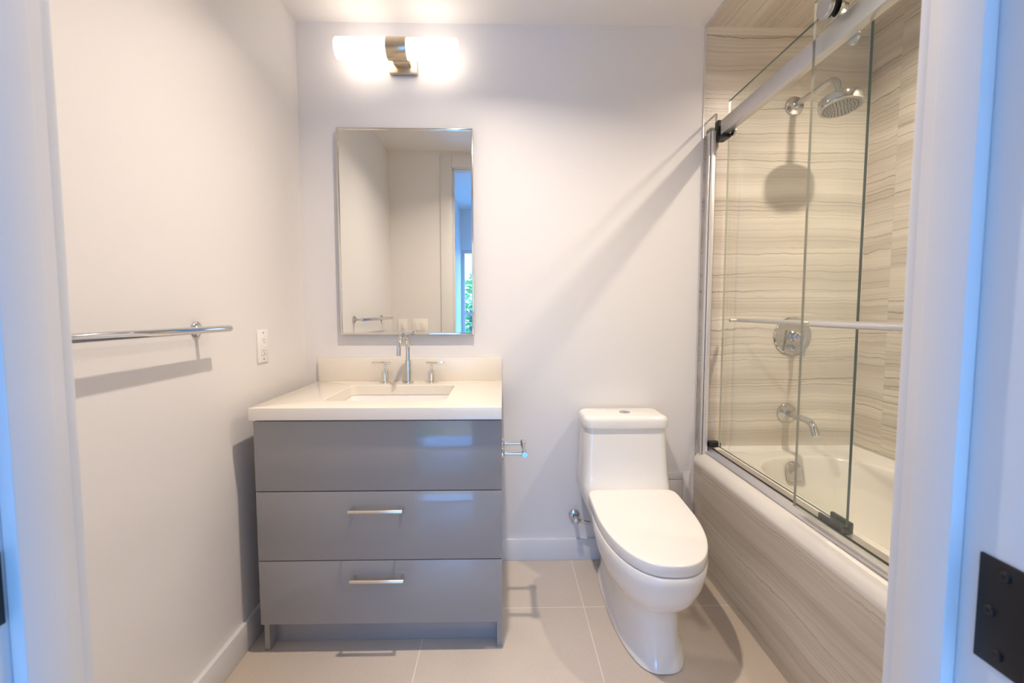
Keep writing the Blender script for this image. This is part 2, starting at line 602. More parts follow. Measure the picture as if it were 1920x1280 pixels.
bm = bx(XL, XL + 0.016, YF + 0.001, -0.001, 0.0, 0.101, bev=0.002)
baseboard('baseboard_left', bm)
bm = bx(XL + 0.017, XA - 0.001, -0.015, 0.0, 0.0, 0.101, bev=0.002)
baseboard('baseboard_back', bm)
bm = bx(XL + 0.017, JL - 0.096, YF, YF + 0.015, 0.0, 0.101, bev=0.002)
baseboard('baseboard_front', bm)

# metal edge trims where paint meets tile
struct('trim_1', bx(XA - 0.005, XA + 0.003, -0.004, 0.001, 0.50, ZC - 0.001, bev=0.001), 'edge')
struct('trim_2', bx(XA - 0.004, XA + 0.004, -1.52, -0.005, ZC - 0.004, ZC + 0.001, bev=0.001), 'edge')

# ------------------------------------------------------------------ bedroom seen through the doorway in the mirror
YW = -3.70
struct('floor_bedroom', bx(-0.62, 2.05, YW - 0.1, -1.70, -0.1, -0.001), 'wood')
struct('ceiling_bedroom', bx(-0.62, 2.05, YW - 0.1, YF, ZC + 0.001, ZC + 0.1), 'bedpaint')
struct('wall_bedroom_side', bx(-0.62, -0.52, YW - 0.1, YD, 0.0, ZC), 'bedpaint')
struct('wall_bedroom_far_side', bx(1.95, 2.05, YW - 0.1, YD, 0.0, ZC), 'bedpaint')
WX0, WX1, WZ0, WZ1 = -0.51, 0.60, 0.06, 1.90
bm = bmesh.new()
box(bm, -0.52, WX0, YW - 0.1, YW, 0.0, ZC)
box(bm, WX1, 1.95, YW - 0.1, YW, 0.0, ZC)
box(bm, WX0, WX1, YW - 0.1, YW, 0.0, WZ0)
box(bm, WX0, WX1, YW - 0.1, YW, WZ1, ZC)
struct('wall_bedroom_window', bm, 'bedpaint')
win = bpy.data.objects.new('window_1', None)
COL.objects.link(win)
win.location = (0, YW, WZ0)
win['kind'] = 'structure'
bm = bmesh.new()
fr = 0.035
box(bm, WX0, WX0 + fr, YW - 0.08, YW - 0.03, WZ0, WZ1)
box(bm, WX1 - fr, WX1, YW - 0.08, YW - 0.03, WZ0, WZ1)
box(bm, WX0 + fr, WX1 - fr, YW - 0.08, YW - 0.03, WZ0, WZ0 + fr)
box(bm, WX0 + fr, WX1 - fr, YW - 0.08, YW - 0.03, WZ1 - fr, WZ1)
box(bm, WX0 + fr, WX1 - fr, YW - 0.08, YW - 0.03, 1.10, 1.10 + fr)
struct('window_frame', bm, 'alu', win)
bm = bx(WX0 + fr, WX1 - fr, YW - 0.058, YW - 0.052, WZ0 + fr, WZ1 - fr)
struct('pane', bm, 'winglass', win)

# ground and a leafy tree outside the window
struct('ground', bx(-12, 12, -16, YW - 0.3, -0.32, -0.30), 'ground')


def tree(loc, h, rad, seed, label):
    rnd = random.Random(seed)
    t = thing('tree', label, 'tree', loc, 'trees outside the bedroom window')
    L = Vector(loc)
    bm = bmesh.new()
    pts = [L + Vector((0.03 * math.sin(i), 0.03 * math.cos(i * 1.7), h * 0.75 * i / 6)) for i in range(7)]
    tube(bm, pts, [0.07 - 0.008 * i for i in range(7)], 10)
    obj('trunk', bm, 'bark', t)
    bm = bmesh.new()
    for i in range(1500):
        d = Vector((rnd.gauss(0, 1), rnd.gauss(0, 1), rnd.gauss(0, 1))).normalized() * (rnd.random() ** 0.4)
        p = L + Vector((d.x * rad, d.y * rad, h * 0.62 + d.z * h * 0.38))
        a = Vector((rnd.gauss(0, 1), rnd.gauss(0, 1), rnd.gauss(0, 1))).normalized()
        x, y = frame_of(a)
        s = 0.035 + 0.03 * rnd.random()
        q = [p - x * s, p - y * s * 0.45 + a * 0.004, p + x * s, p + y * s * 0.45 + a * 0.004]
        bm.faces.new([bm.verts.new(v) for v in q])
    obj('foliage', bm, 'leaf', t)


tree((-0.55, -6.2, -0.3), 2.1, 0.75, 3, 'leafy green tree outside the window, seen in the mirror')

# ------------------------------------------------------------------ ceiling downlights
def downlight(loc, power, label, spread):
    t = thing('downlight', label, 'ceiling light', loc, 'recessed ceiling lights')
    bm = bmesh.new()
    lathe(bm, [(0.036, 0.0), (0.038, 0.003), (0.052, 0.004), (0.056, 0.0)], loc, (0, 0, -1), 40)
    obj('trim_ring', bm, 'trimw', t)
    bm = bmesh.new()
    lathe(bm, [(0.0002, 0.0012), (0.036, 0.0012), (0.036, 0.0)], loc, (0, 0, -1), 40)
    obj('lens', bm, 'lens', t)
    area_lamp('lamp', Vector(loc) + Vector((0, 0, -0.006)), 0.05, power, WARM, t, spread)


downlight((-0.05, -0.80, ZC), P_BATH, 'small round recessed light in the white ceiling above the floor', 140)
downlight((1.32, -0.78, ZC), P_SHOWER, 'small round recessed light in the tiled ceiling above the bathtub', 150)

# ------------------------------------------------------------------ vanity
VX0, VX1, VYF = -0.813, -0.004, -0.575
van = thing('vanity_cabinet', 'glossy grey vanity cabinet with three drawers under the cream countertop', 'cabinet', (-0.41, -0.28, 0.0))
obj('side_panel', bx(VX0 + 0.001, VX0 + 0.018, VYF + 0.019, -0.017, 0.0, 0.800, bev=0.0008), 'lacquer', van)
obj('side_panel', bx(VX1 - 0.018, VX1 - 0.001, VYF + 0.019, -0.017, 0.0, 0.800, bev=0.0008), 'lacquer', van)
obj('toe_kick', bx(VX0 + 0.018, VX1 - 0.018, -0.512, -0.498, 0.001, 0.105), 'lacquer', van)
bm = bmesh.new()
box(bm, VX0 + 0.018, VX1 - 0.018, VYF + 0.021, -0.498, 0.105, 0.120)
box(bm, VX0 + 0.018, VX1 - 0.018, VYF + 0.030, VYF + 0.048, 0.120, 0.803)
box(bm, VX0 + 0.018, VX1 - 0.018, -0.033, -0.017, 0.105, 0.803)
box(bm, VX0 + 0.018, VX1 - 0.018, -0.498, -0.033, 0.105, 0.120)
obj('carcass', bm, 'carcass', van)
for z0, z1, hz in ((0.5635, 0.7965, None), (0.327, 0.5605, 0.505), (0.105, 0.3240, 0.270)):
    d = obj('drawer', bx(VX0, VX1, VYF, VYF + 0.018, z0, z1, bev=0.0012), 'lacquer', van)
    if hz:
        bm = bmesh.new()
        hx0, hx1, hy = -0.503, -0.327, VYF - 0.032
        cyl(bm, (hx0, hy, hz), (hx1, hy, hz), 0.0068, 20, bev=0.001)
        for hx in (hx0 + 0.008, hx1 - 0.008):
            cyl(bm, (hx, VYF + 0.0005, hz), (hx, hy, hz), 0.0052, 16)
        obj('handle', bm, 'satin', d)
for fx in (VX0 + 0.0095, VX1 - 0.0095):
    bm = bmesh.new()
    box(bm, fx - 0.008, fx + 0.008, VYF + 0.016, VYF + 0.0188, 0.001, 0.004)
    obj('foot_glide', bm, 'satin', van)

# countertop with sink cut-out
CX0, CX1, CYF, CZ0, CZ1 = -0.822, -0.004, -0.588, 0.803, 0.843
HX0, HX1, HY0, HY1 = -0.632, -0.203, -0.470, -0.138
top = thing('countertop', 'cream quartz countertop with a low backsplash on the grey vanity', 'countertop', (-0.41, -0.29, CZ0))
bm = bmesh.new()
e = 0.0025
loops = [rr(CX0, CX1, CYF, -0.001, 0.003, CZ0), rr(CX0, CX1, CYF, -0.001, 0.003, CZ1 - e),
         rr(CX0 + e * 0.3, CX1 - e * 0.3, CYF + e * 0.3, -0.001, 0.003, CZ1 - e * 0.3), rr(CX0 + e, CX1 - e, CYF + e, -0.001, 0.003, CZ1),
         rr(HX0 - e, HX1 + e, HY0 - e, HY1 + e, 0.032, CZ1), rr(HX0, HX1, HY0, HY1, 0.030, CZ1 - e), rr(HX0, HX1, HY0, HY1, 0.030, CZ0)]
loft(bm, loops, closed=True)
obj('slab', bm, 'quartz', top)
obj('backsplash', bx(CX0, CX1, -0.0205, -0.001, CZ1, 0.945, bev=0.0015), 'quartz', top)

sink = thing('sink', 'white rectangular undermount basin set into the cream countertop', 'sink', (-0.4175, -0.304, 0.66))
bm = bmesh.new()
g = 0.004
loops = [rr(HX0 - 0.03, HX1 + 0.03, HY0 - 0.025, HY1 + 0.025, 0.045, 0.790), rr(HX0 - 0.03, HX1 + 0.03, HY0 - 0.025, HY1 + 0.025, 0.045, CZ0 - 0.0005),
         rr(HX0 - g, HX1 + g, HY0 - g, HY1 + g, 0.034, CZ0 - 0.0005), rr(HX0 - g + 0.002, HX1 + g - 0.002, HY0 - g + 0.002, HY1 + g - 0.002, 0.034, 0.798),
         rr(HX0 + 0.008, HX1 - 0.008, HY0 + 0.008, HY1 - 0.008, 0.035, 0.715), rr(HX0 + 0.018, HX1 - 0.018, HY0 + 0.018, HY1 - 0.018, 0.04, 0.690),
         rr(HX0 + 0.05, HX1 - 0.05, HY0 + 0.05, HY1 - 0.05, 0.045, 0.676), rr(-0.46, -0.375, -0.346, -0.262, 0.04, 0.668)]
loft(bm, loops, cap0=False, cap1=True)
loops = [rr(HX0 - 0.03, HX1 + 0.03, HY0 - 0.025, HY1 + 0.025, 0.045, 0.790), rr(HX0 - 0.006, HX1 + 0.006, HY0 - 0.006, HY1 + 0.006, 0.04, 0.782),
         rr(HX0 + 0.005, HX1 - 0.005, HY0 + 0.005, HY1 - 0.005, 0.04, 0.690), rr(HX0 + 0.045, HX1 - 0.045, HY0 + 0.045, HY1 - 0.045, 0.05, 0.660)]
loft(bm, loops, cap0=False, cap1=True)
bmesh.ops.remove_doubles(bm, verts=bm.verts, dist=1e-5)
obj('basin', bm, 'porcelain', sink)
bm = bmesh.new()
lathe(bm, [(0.0002, 0.0035), (0.016, 0.0035), (0.017, 0.002), (0.024, 0.003), (0.026, 0.0)], (-0.4175, -0.304, 0.668), (0, 0, 1), 32)
obj('drain', bm, 'chrome', sink)

# faucet
FX, FY = -0.412, -0.078
fau = thing('faucet', 'chrome widespread faucet with gooseneck spout and two bar handles behind the sink', 'faucet', (FX, FY, CZ1))
bm = bmesh.new()
lathe(bm, [(0.0245, 0), (0.0245, 0.003), (0.021, 0.0055), (0.0145, 0.009), (0.0137, 0.012), (0.0137, 0.098), (0.013, 0.1), (0.0088, 0.1)], (FX, FY, CZ1), (0, 0, 1), 32)
obj('spout_base', bm, 'chrome', fau)
bm = bmesh.new()
pts = [(FX, FY, CZ1 + 0.095), (FX, FY, 0.97), (FX, FY, 0.995)]
ar = 0.058
for i in range(1, 17):
    a = PI * i / 16
    yy = FY - ar * (1 - math.cos(a))
    pts.append((FX - 0.012 * (1 - math.cos(a)) / 2, yy, 0.995 + ar * math.sin(a)))
pts += [(FX - 0.0125, FY - 2 * ar - 0.001, 0.985), (FX - 0.0128, FY - 2 * ar - 0.002, 0.972)]
tube(bm, pts, 0.0092, 20)
obj('spout', bm, 'chrome', fau)
for s, hx in ((-1, -0.513), (1, -0.311)):
    bm = bmesh.new()
    lathe(bm, [(0.0255, 0), (0.0255, 0.003), (0.022, 0.005), (0.0152, 0.008), (0.0145, 0.01), (0.0145, 0.052), (0.0138, 0.0535), (0.0072, 0.0545), (0.0068, 0.058), (0.0050, 0.062), (0.0050, 0.082)], (hx, -0.075, CZ1), (0, 0, 1), 28)
    h = obj('handle', bm, 'nickel', fau)
    bm = bmesh.new()
    cyl(bm, (hx + s * 0.056, -0.075, 0.929), (hx - s * 0.024, -0.075, 0.929), 0.0058, 16, bev=0.0008)
    obj('lever', bm, 'nickel', h)

# ------------------------------------------------------------------ mirror
MX0, MX1, MZ0, MZ1, MD = -0.716, -0.1285, 1.0505, 1.939, 0.030
mir = thing('mirror', 'tall rectangular wall mirror in a thin polished nickel frame above the vanity', 'mirror', (-0.422, 0.0, MZ0))
fwid = 0.008
bm = bmesh.new()
box(bm, MX0, MX0 + fwid, -MD, -0.001, MZ0, MZ1, bev=0.001)
box(bm, MX1 - fwid, MX1, -MD, -0.001, MZ0, MZ1, bev=0.001)
box(bm, MX0 + fwid, MX1 - fwid, -MD, -0.001, MZ0, MZ0 + fwid, bev=0.001)
box(bm, MX0 + fwid, MX1 - fwid, -MD, -0.001, MZ1 - fwid, MZ1, bev=0.001)
obj('frame', bm, 'nickel', mir)
obj('mirror_glass', bx(MX0 + fwid, MX1 - fwid, -MD + 0.005, -0.004, MZ0 + fwid, MZ1 - fwid), 'mirror', mir)

# ------------------------------------------------------------------ wall sconce over the mirror
SX, SYc, SZ, SR = -0.432, -0.092, 2.229, 0.0415
sco = thing('wall_sconce', 'lit twin tube wall light with champagne metal centre above the mirror', 'wall light', (SX, 0.0, SZ))
obj('backplate', bx(-0.484, -0.366, -0.022, -0.0005, 2.168, 2.285, bev=0.002), 'brass', sco)
bm = bmesh.new()
box(bm, -0.462, -0.388, SYc + 0.02, -0.022, 2.188, 2.270, bev=0.012, seg=4)
obj('arm', bm, 'brass', sco)
bm = bmesh.new()
cyl(bm, (-0.474, SYc, SZ), (-0.392, SYc, SZ), SR + 0.0015, 48, bev=0.002)
obj('centre_band', bm, 'brass', sco)
for x0, x1 in ((-0.475, -0.684), (-0.391, -0.184)):
    s = 1 if x1 > x0 else -1
    L = abs(x1 - x0)
    bm = bmesh.new()
    lathe(bm, [(SR - 0.003, 0.0), (SR, 0.003), (SR, L - 0.008), (SR - 0.003, L - 0.002), (SR - 0.009, L), (0.0002, L)], (x0, SYc, SZ), (s, 0, 0), 48)
    obj('glass_shade', bm, 'shade', sco)

# ------------------------------------------------------------------ towel bar on the left wall
tb = thing('towel_bar', 'long chrome towel bar on the left wall', 'towel bar', (XL, -1.02, 1.105))
BX = -0.820
bm = bmesh.new()
cyl(bm, (BX, -0.668, 1.103), (BX, -1.385, 1.103), 0.0098, 24, bev=0.001)
obj('bar', bm, 'chrome', tb)
for y in (-0.722, -1.325):
    bm = bmesh.new()
    lathe(bm, [(0.022, 0.0005), (0.022, 0.005), (0.019, 0.009), (0.012, 0.012), (0.008, 0.016), (0.0068, 0.02), (0.0068, 0.058)], (XL, y, 1.103), (1, 0, 0), 32)
    obj('post', bm, 'chrome', tb)

# ------------------------------------------------------------------ outlets and switches
def wall_plate(parent, axis, wall, a0, a1, z0, z1, sgn):
    """plate on a wall: axis 'x' wall normal along x, 'y' normal along y"""
    if axis == 'x':
        lo, hi = sorted((wall, wall + sgn * 0.006))
        return obj('cover_plate', bx(lo, hi, a0, a1, z0, z1, bev=0.002), 'outlet', parent)
    lo, hi = sorted((wall, wall + sgn * 0.006))
    return obj('cover_plate', bx(a0, a1, lo, hi, z0, z1, bev=0.002), 'outlet', parent)


oy, oz = -0.366, 1.027
ot = thing('outlet', 'white double wall outlet on the left wall above the counter', 'outlet', (XL, oy, oz))
wall_plate(ot, 'x', XL, oy - 0.037, oy + 0.037, oz - 0.060, oz + 0.060, 1)
rc = obj('receptacle', bx(XL + 0.005, XL + 0.0085, oy - 0.0168, oy + 0.0168, oz - 0.0335, oz + 0.0335, bev=0.001), 'outlet', ot)
for dz in (0.020, -0.020):
    bm = bmesh.new()
    for dy, hh in ((-0.0063, 0.0045), (0.0063, 0.0035)):
        box(bm, XL + 0.008, XL + 0.0088, oy + dy - 0.0009, oy + dy + 0.0009, oz + dz + 0.003 - hh, oz + dz + 0.003 + hh)
    lathe(bm, [(0.0024, 0), (0.0024, 0.0008)], (XL + 0.008, oy, oz + dz - 0.0075), (1, 0, 0), 14)
    obj('slot', bm, 'slot', rc)
for dy in (-0.006, 0.006):
    obj('test_button', bx(XL + 0.008, XL + 0.0096, oy + dy - 0.0052, oy + dy + 0.0052, oz - 0.003, oz + 0.003, bev=0.0004), 'outlet', rc)
for dz in (0.0485, -0.0485):
    bm = bmesh.new()
    lathe(bm, [(0.0026, 0), (0.0026, 0.0008), (0.0008, 0.0010)], (XL + 0.006, oy, oz + dz), (1, 0, 0), 16)
    obj('screw', bm, 'slot', ot)

YS = YF
dm = thing('dimmer_switch', 'white single dimmer switch on the door wall left of the double rocker plate', 'switch', (-0.795, YS, 1.03))
wall_plate(dm, 'y', YS, -0.832, -0.758, 0.97, 1.09, 1)
obj('slider_panel', bx(-0.8115, -0.7785, YS + 0.005, YS + 0.009, 0.997, 1.063, bev=0.001), 'outlet', dm)
obj('slider', bx(-0.802, -0.788, YS + 0.0085, YS + 0.0115, 1.010, 1.050, bev=0.001), 'trimw', dm)
sw = thing('light_switch', 'white double rocker switch plate beside the door casing, seen in the mirror', 'switch', (-0.657, YS, 1.03))
wall_plate(sw, 'y', YS, -0.718, -0.596, 0.97, 1.09, 1)
for x in (-0.680, -0.634):
    obj('rocker', bx(x - 0.0165, x + 0.0165, YS + 0.005, YS + 0.010, 0.9965, 1.0635, bev=0.0015), 'outlet', sw)

# ------------------------------------------------------------------ toilet
TX = 0.5155
toi = thing('toilet', 'white one-piece toilet with closed lid between the vanity and the bathtub', 'toilet', (TX, -0.38, 0.0))
bm = bmesh.new()
TL = 0.07           # slight fall of the rim and lid towards the front
secs = [(0.0, -0.05, -0.683, 0.111, -0.40), (0.004, -0.05, -0.690, 0.115, -0.40), (0.014, -0.05, -0.689, 0.115, -0.40), (0.026, -0.05, -0.678, 0.108, -0.40),
        (0.05, -0.05, -0.668, 0.103, -0.40), (0.10, -0.05, -0.658, 0.099, -0.40), (0.15, -0.05, -0.654, 0.100, -0.40), (0.180, -0.05, -0.660, 0.105, -0.40), (0.200, -0.05, -0.680, 0.119, -0.41),
        (0.218, -0.05, -0.703, 0.137, -0.42), (0.25, -0.05, -0.728, 0.156, -0.43), (0.295, -0.05, -0.746, 0.171, -0.44), (0.34, -0.05, -0.756, 0.1795, -0.44),
        (0.364, -0.05, -0.758, 0.182, -0.44), (0.372, -0.055, -0.753, 0.178, -0.44)]
loops = []
for z, yb, yf, hw, ym in secs:
    w = min(1.0, max(0.0, (z - 0.22) / 0.12))
    q = min(1.0, max(0.0, (z - 0.17) / 0.08))
    L_ = egg(TX, yb, yf, hw, z, ym, eb=0.55 - 0.1 * q, ef=0.70 + 0.12 * q, n=88, tilt=TL * w, y0=-0.50)
    # the bowl narrows towards the tank
    for v in L_:
        t = min(1.0, max(0.0, (v.y - ym) / (yb - ym)))
        v.x = TX + (v.x - TX) * (1 - 0.16 * q * t)
    loops.append(L_)
loft(bm, loops)
obj('body', bm, 'porcelain', toi, 50)
bm = bmesh.new()
TH = 0.1745
loops = []
for z, yf, hw, r in ((0.24, -0.235, 0.128, 0.05), (0.30, -0.250, 0.152, 0.05), (0.36, -0.255, 0.174, 0.05), (0.40, -0.245, 0.182, 0.045), (0.43, -0.225, 0.183, 0.04), (0.47, -0.208, 0.180, 0.036), (0.54, -0.199, 0.1765, 0.034), (0.62, -0.194, 0.1735, 0.034), (0.664, -0.191, 0.1715, 0.034)):
    loops.append(rr(TX - hw, TX + hw, yf, -0.022, r, z, 8))
loft(bm, loops)
obj('tank', bm, 'porcelain', toi, 50)
bm = bmesh.new()
loops = []
for z, i in ((0.6645, 0.004), (0.667, 0.001), (0.672, 0.0), (0.698, 0.0), (0.706, 0.002), (0.712, 0.007), (0.715, 0.014), (0.716, 0.024)):
    loops.append(rr(TX - 0.1785 + i, TX + 0.1785 - i, -0.202 + i, -0.016 - i * 0.4, 0.036 - i * 0.4, z, 8))
loft(bm, loops)
obj('tank_lid', bm, 'porcelain', toi, 50)
bm = bmesh.new()
lathe(bm, [(0.0235, 0.0), (0.0235, 0.002), (0.021, 0.003), (0.0205, 0.0018), (0.0190, 0.0042), (0.0002, 0.0046)], (TX + 0.012, -0.108, 0.716), (0, 0, 1), 40)
fb = obj('flush_button', bm, 'chrome', toi)
obj('button_split', bx(TX + 0.0114, TX + 0.0126, -0.126, -0.090, 0.7195, 0.7209), 'slot', fb)
# closed lid on the seat ring
def lid_loop(z, i, n=96):
    return egg(TX + 0.003, -0.250 - i, -0.752 + i, 0.179 - i, z, -0.43, eb=0.20, ef=0.80, n=n, tilt=TL, y0=-0.50)


bm = bmesh.new()
loft(bm, [lid_loop(0.3735, 0.014), lid_loop(0.375, 0.010), lid_loop(0.378, 0.010), lid_loop(0.379, 0.014)])
obj('seat', bm, 'seat', toi, 50)
bm = bmesh.new()
loft(bm, [lid_loop(0.3765, 0.006), lid_loop(0.3775, 0.001), lid_loop(0.379, 0.0), lid_loop(0.4085, 0.0), lid_loop(0.411, 0.0008), lid_loop(0.4128, 0.0025), lid_loop(0.4137, 0.006), lid_loop(0.4142, 0.03), lid_loop(0.4146, 0.08), lid_loop(0.4146, 0.12)])
obj('lid', bm, 'seat', toi, 50)
bm = bmesh.new()
cyl(bm, (TX - 0.075, -0.240, 0.407), (TX + 0.075, -0.240, 0.407), 0.011, 20, bev=0.002)
obj('hinge', bm, 'seat', toi)

# water supply stop on the wall, with braided hose
sv = thing('supply_valve', 'chrome water supply valve and braided hose on the wall left of the toilet', 'valve', (0.337, 0.0, 0.208))
bm = bmesh.new()
lathe(bm, [(0.0255, 0.0005), (0.025, 0.004), (0.021, 0.010), (0.013, 0.013), (0.0095, 0.014)], (0.330, 0.0, 0.212), (0, -1, 0), 32)
obj('flange', bm, 'chrome', sv)
bm = bmesh.new()
cyl(bm, (0.330, -0.010, 0.212), (0.330, -0.062, 0.212), 0.009, 20)
cyl(bm, (0.326, -0.052, 0.209), (0.352, -0.052, 0.205), 0.0075, 16)
obj('body', bm, 'chrome', sv)
bm = bmesh.new()
lathe(bm, [(0.008, 0), (0.013, 0.002), (0.014, 0.010), (0.012, 0.014), (0.005, 0.016)], (0.330, -0.062, 0.212), (0, -1, 0), 12)
obj('knob', bm, 'chrome', sv)
bm = bmesh.new()
tube(bm, [(0.350, -0.052, 0.205), (0.362, -0.054, 0.202), (0.378, -0.055, 0.199), (0.394, -0.055, 0.197)], 0.007, 14)
obj('hose', bm, 'steelbraid', sv)

# access panel on the wall behind the toilet
ap = thing('access_panel', 'small white access panel on the wall between the toilet and the bathtub', 'panel', (0.72, 0.0, 0.115))
bm = bmesh.new()
px0, px1, pz0, pz1 = 0.585, 0.866, 0.115, 0.410
qx0, qx1, qz0, qz1 = 0.620, 0.8325, 0.150, 0.376
for a in ((px0, qx0, pz0, pz1), (qx1, px1, pz0, pz1), (qx0, qx1, pz0, qz0), (qx0, qx1, qz1, pz1)):
    box(bm, a[0], a[1], -0.004, -0.0005, a[2], a[3], bev=0.0007)
obj('frame', bm, 'paint', ap)
obj('door', bx(qx0 + 0.0012, qx1 - 0.0022, -0.0035, -0.0008, qz0 + 0.001, qz1 - 0.0018, bev=0.0005), 'paint', ap)

# ------------------------------------------------------------------ toilet paper holder on the vanity side
tp = thing('toilet_paper_holder', 'empty chrome toilet paper holder on the right side of the vanity', 'toilet paper holder', (VX1, -0.44, 0.66))
zt = 0.663
yA, yB = -0.385, -0.505
for y in (yA, yB):
    bm = bmesh.new()
    lathe(bm, [(0.0215, 0.0), (0.0215, 0.004), (0.018, 0.0065), (0.0095, 0.009), (0.0065, 0.011), (0.0065, 0.078)], (VX1 - 0.001, y, zt), (1, 0, 0), 28)
    obj('post', bm, 'chrome', tp)
bm = bmesh.new()
lathe(bm, [(0.0095, 0.0), (0.0105, 0.001), (0.0105, 0.020), (0.0088, 0.0215), (0.0078, 0.024), (0.0078, 0.126), (0.0088, 0.1285), (0.0105, 0.130), (0.0105, 0.149), (0.0095, 0.150)], (0.074, yA + 0.015, zt), (0, -1, 0), 24)
obj('roller', bm, 'chrome', tp)

# ------------------------------------------------------------------ bathtub
tub = thing('bathtub', 'white alcove bathtub with veined stone apron on the right', 'bathtub', (1.2575, -0.76, 0.0))
ZD = 0.515
Y0, Y1 = -1.523, -0.001
bm = bmesh.new()
def outer(z, x0):
    return rr(x0, XR - 0.001, Y0, Y1, 0.002, z, 8)


loops = [outer(0.10, XA + 0.030), outer(0.452, XA + 0.030), outer(0.452, XA + 0.0005), outer(0.466, XA - 0.0035), outer(0.474, XA - 0.002), outer(0.486, XA + 0.003), outer(0.498, XA + 0.012),
         outer(0.508, XA + 0.024), outer(0.513, XA + 0.034), outer(ZD, XA + 0.046)]
def bas(z, i, r, ib=0.0, ie=0.0):
    return rr(1.045 + i, 1.572 - i, -1.41 + i + ie, -0.105 - i - ib, r, z, 8)


loops += [bas(ZD, -0.012, 0.235), bas(ZD - 0.003, -0.004, 0.23), bas(ZD - 0.012, 0.002, 0.225), bas(0.44, 0.012, 0.21, 0.005, 0.03), bas(0.30, 0.035, 0.18, 0.02, 0.12), bas(0.20, 0.065, 0.15, 0.04, 0.20), bas(0.165, 0.10, 0.12, 0.06, 0.25), bas(0.155, 0.16, 0.09, 0.08, 0.28)]
loft(bm, loops, cap0=True, cap1=True)
obj('tub_shell', bm, 'acrylic', tub, 50)
obj('apron', bx(XA + 0.0015, XA + 0.014, Y0, Y1, 0.0005, 0.452), 'tile_apron', tub)
# caulked tiling flange at the back and right walls
bm = bmesh.new()
loft(bm, [[Vector((x, -0.0005, ZD - 0.001)), Vector((x, -0.018, ZD - 0.001)), Vector((x, -0.009, ZD + 0.004)), Vector((x, -0.005, ZD + 0.016)), Vector((x, -0.0005, ZD + 0.017))] for x in (XA + 0.05, XR - 0.0005)])
loft(bm, [[Vector((XR - 0.0005, y, ZD - 0.001)), Vector((XR - 0.018, y, ZD - 0.001)), Vector((XR - 0.009, y, ZD + 0.004)), Vector((XR - 0.005, y, ZD + 0.016)), Vector((XR - 0.0005, y, ZD + 0.017))] for y in (-1.52, -0.0005)])
obj('flange', bm, 'acrylic', tub, 60)
# overflow hood on the drain-end wall of the basin
ox, oyy, ozz = 1.272, -0.112, 0.452
bm = bmesh.new()
prof = []
for i in range(13):
    a = PI * i / 12
    prof.append((0.036 * math.cos(a), 0.008 + 0.036 * math.sin(a)))
prof += [(-0.036, -0.034), (-0.028, -0.040), (0.028, -0.040), (0.036, -0.034)]
loops = []
for d, s in ((0.004, 1.0), (-0.014, 1.0), (-0.019, 0.95), (-0.022, 0.86)):
    loops.append([Vector((ox + p[0] * s, oyy + d - (0.010 if p[1] < -0.02 else 0.0), ozz + p[1] * s)) for p in prof])
loft(bm, loops)
obj('overflow_plate', bm, 'chrome', tub)
bm = bmesh.new()
lathe(bm, [(0.0002, 0.003), (0.024, 0.003), (0.034, 0.002), (0.036, 0.0)], (1.30, -0.42, 0.155), (0, 0, 1), 32)
obj('drain', bm, 'chrome', tub)

# wall mounted tub filler
ts = thing('tub_spout', 'chrome tub filler spout on the tiled wall above the bathtub', 'spout', (1.306, 0.0, 0.686))
bm = bmesh.new()
lathe(bm, [(0.044, 0.0005), (0.044, 0.004), (0.041, 0.007), (0.020, 0.010), (0.017, 0.014)], (1.308, 0, 0.686), (0, -1, 0), 40)
obj('flange', bm, 'chrome', ts)
bm = bmesh.new()
pts = [(1.308, -0.008, 0.686), (1.308, -0.05, 0.686), (1.308, -0.14, 0.686)]
for i in range(1, 9):
    a = math.radians(62 * i / 8)
    pts.append((1.308, -0.14 - 0.06 * math.sin(a), 0.686 - 0.06 * (1 - math.cos(a))))
ed = (0, -math.cos(math.radians(62)), -math.sin(math.radians(62)))
lp = pts[-1]
pts += [(1.308, lp[1] + ed[1] * 0.026, lp[2] + ed[2] * 0.026)]
tube(bm, pts, 0.0145, 24)
obj('spout', bm, 'chrome', ts)

# shower valve trim
vx, vz = 1.321, 1.040
vv = thing('shower_valve', 'round chrome shower valve plate with lever handle on the tiled wall', 'shower valve', (vx, 0.0, vz))
bm = bmesh.new()
lathe(bm, [(0.0865, 0.0005), (0.0865, 0.004), (0.083, 0.008), (0.060, 0.0105), (0.0002, 0.012)], (vx, 0, vz), (0, -1, 0), 56)
obj('plate', bm, 'chrome', vv)
bm = bmesh.new()
lathe(bm, [(0.027, 0.0), (0.026, 0.008), (0.021, 0.012), (0.021, 0.032), (0.019, 0.034), (0.014, 0.036), (0.014, 0.046), (0.010, 0.049), (0.006, 0.052), (0.006, 0.072)], (vx, -0.010, vz), (0, -1, 0), 32)
hb = obj('handle', bm, 'chrome', vv)
bm = bmesh.new()
cyl(bm, (vx + 0.004, -0.087, vz + 0.030), (vx - 0.006, -0.087, vz - 0.085), 0.0075, 20, bev=0.001)
obj('lever', bm, 'chrome', hb)
bm = bmesh.new()
lathe(bm, [(0.014, 0.0), (0.013, 0.006), (0.009, 0.009), (0.008, 0.030), (0.0095, 0.032), (0.0095, 0.042), (0.006, 0.044)], (vx - 0.004, -0.010, vz - 0.052), (0, -1, 0), 24)
obj('diverter_knob', bm, 'chrome', vv)

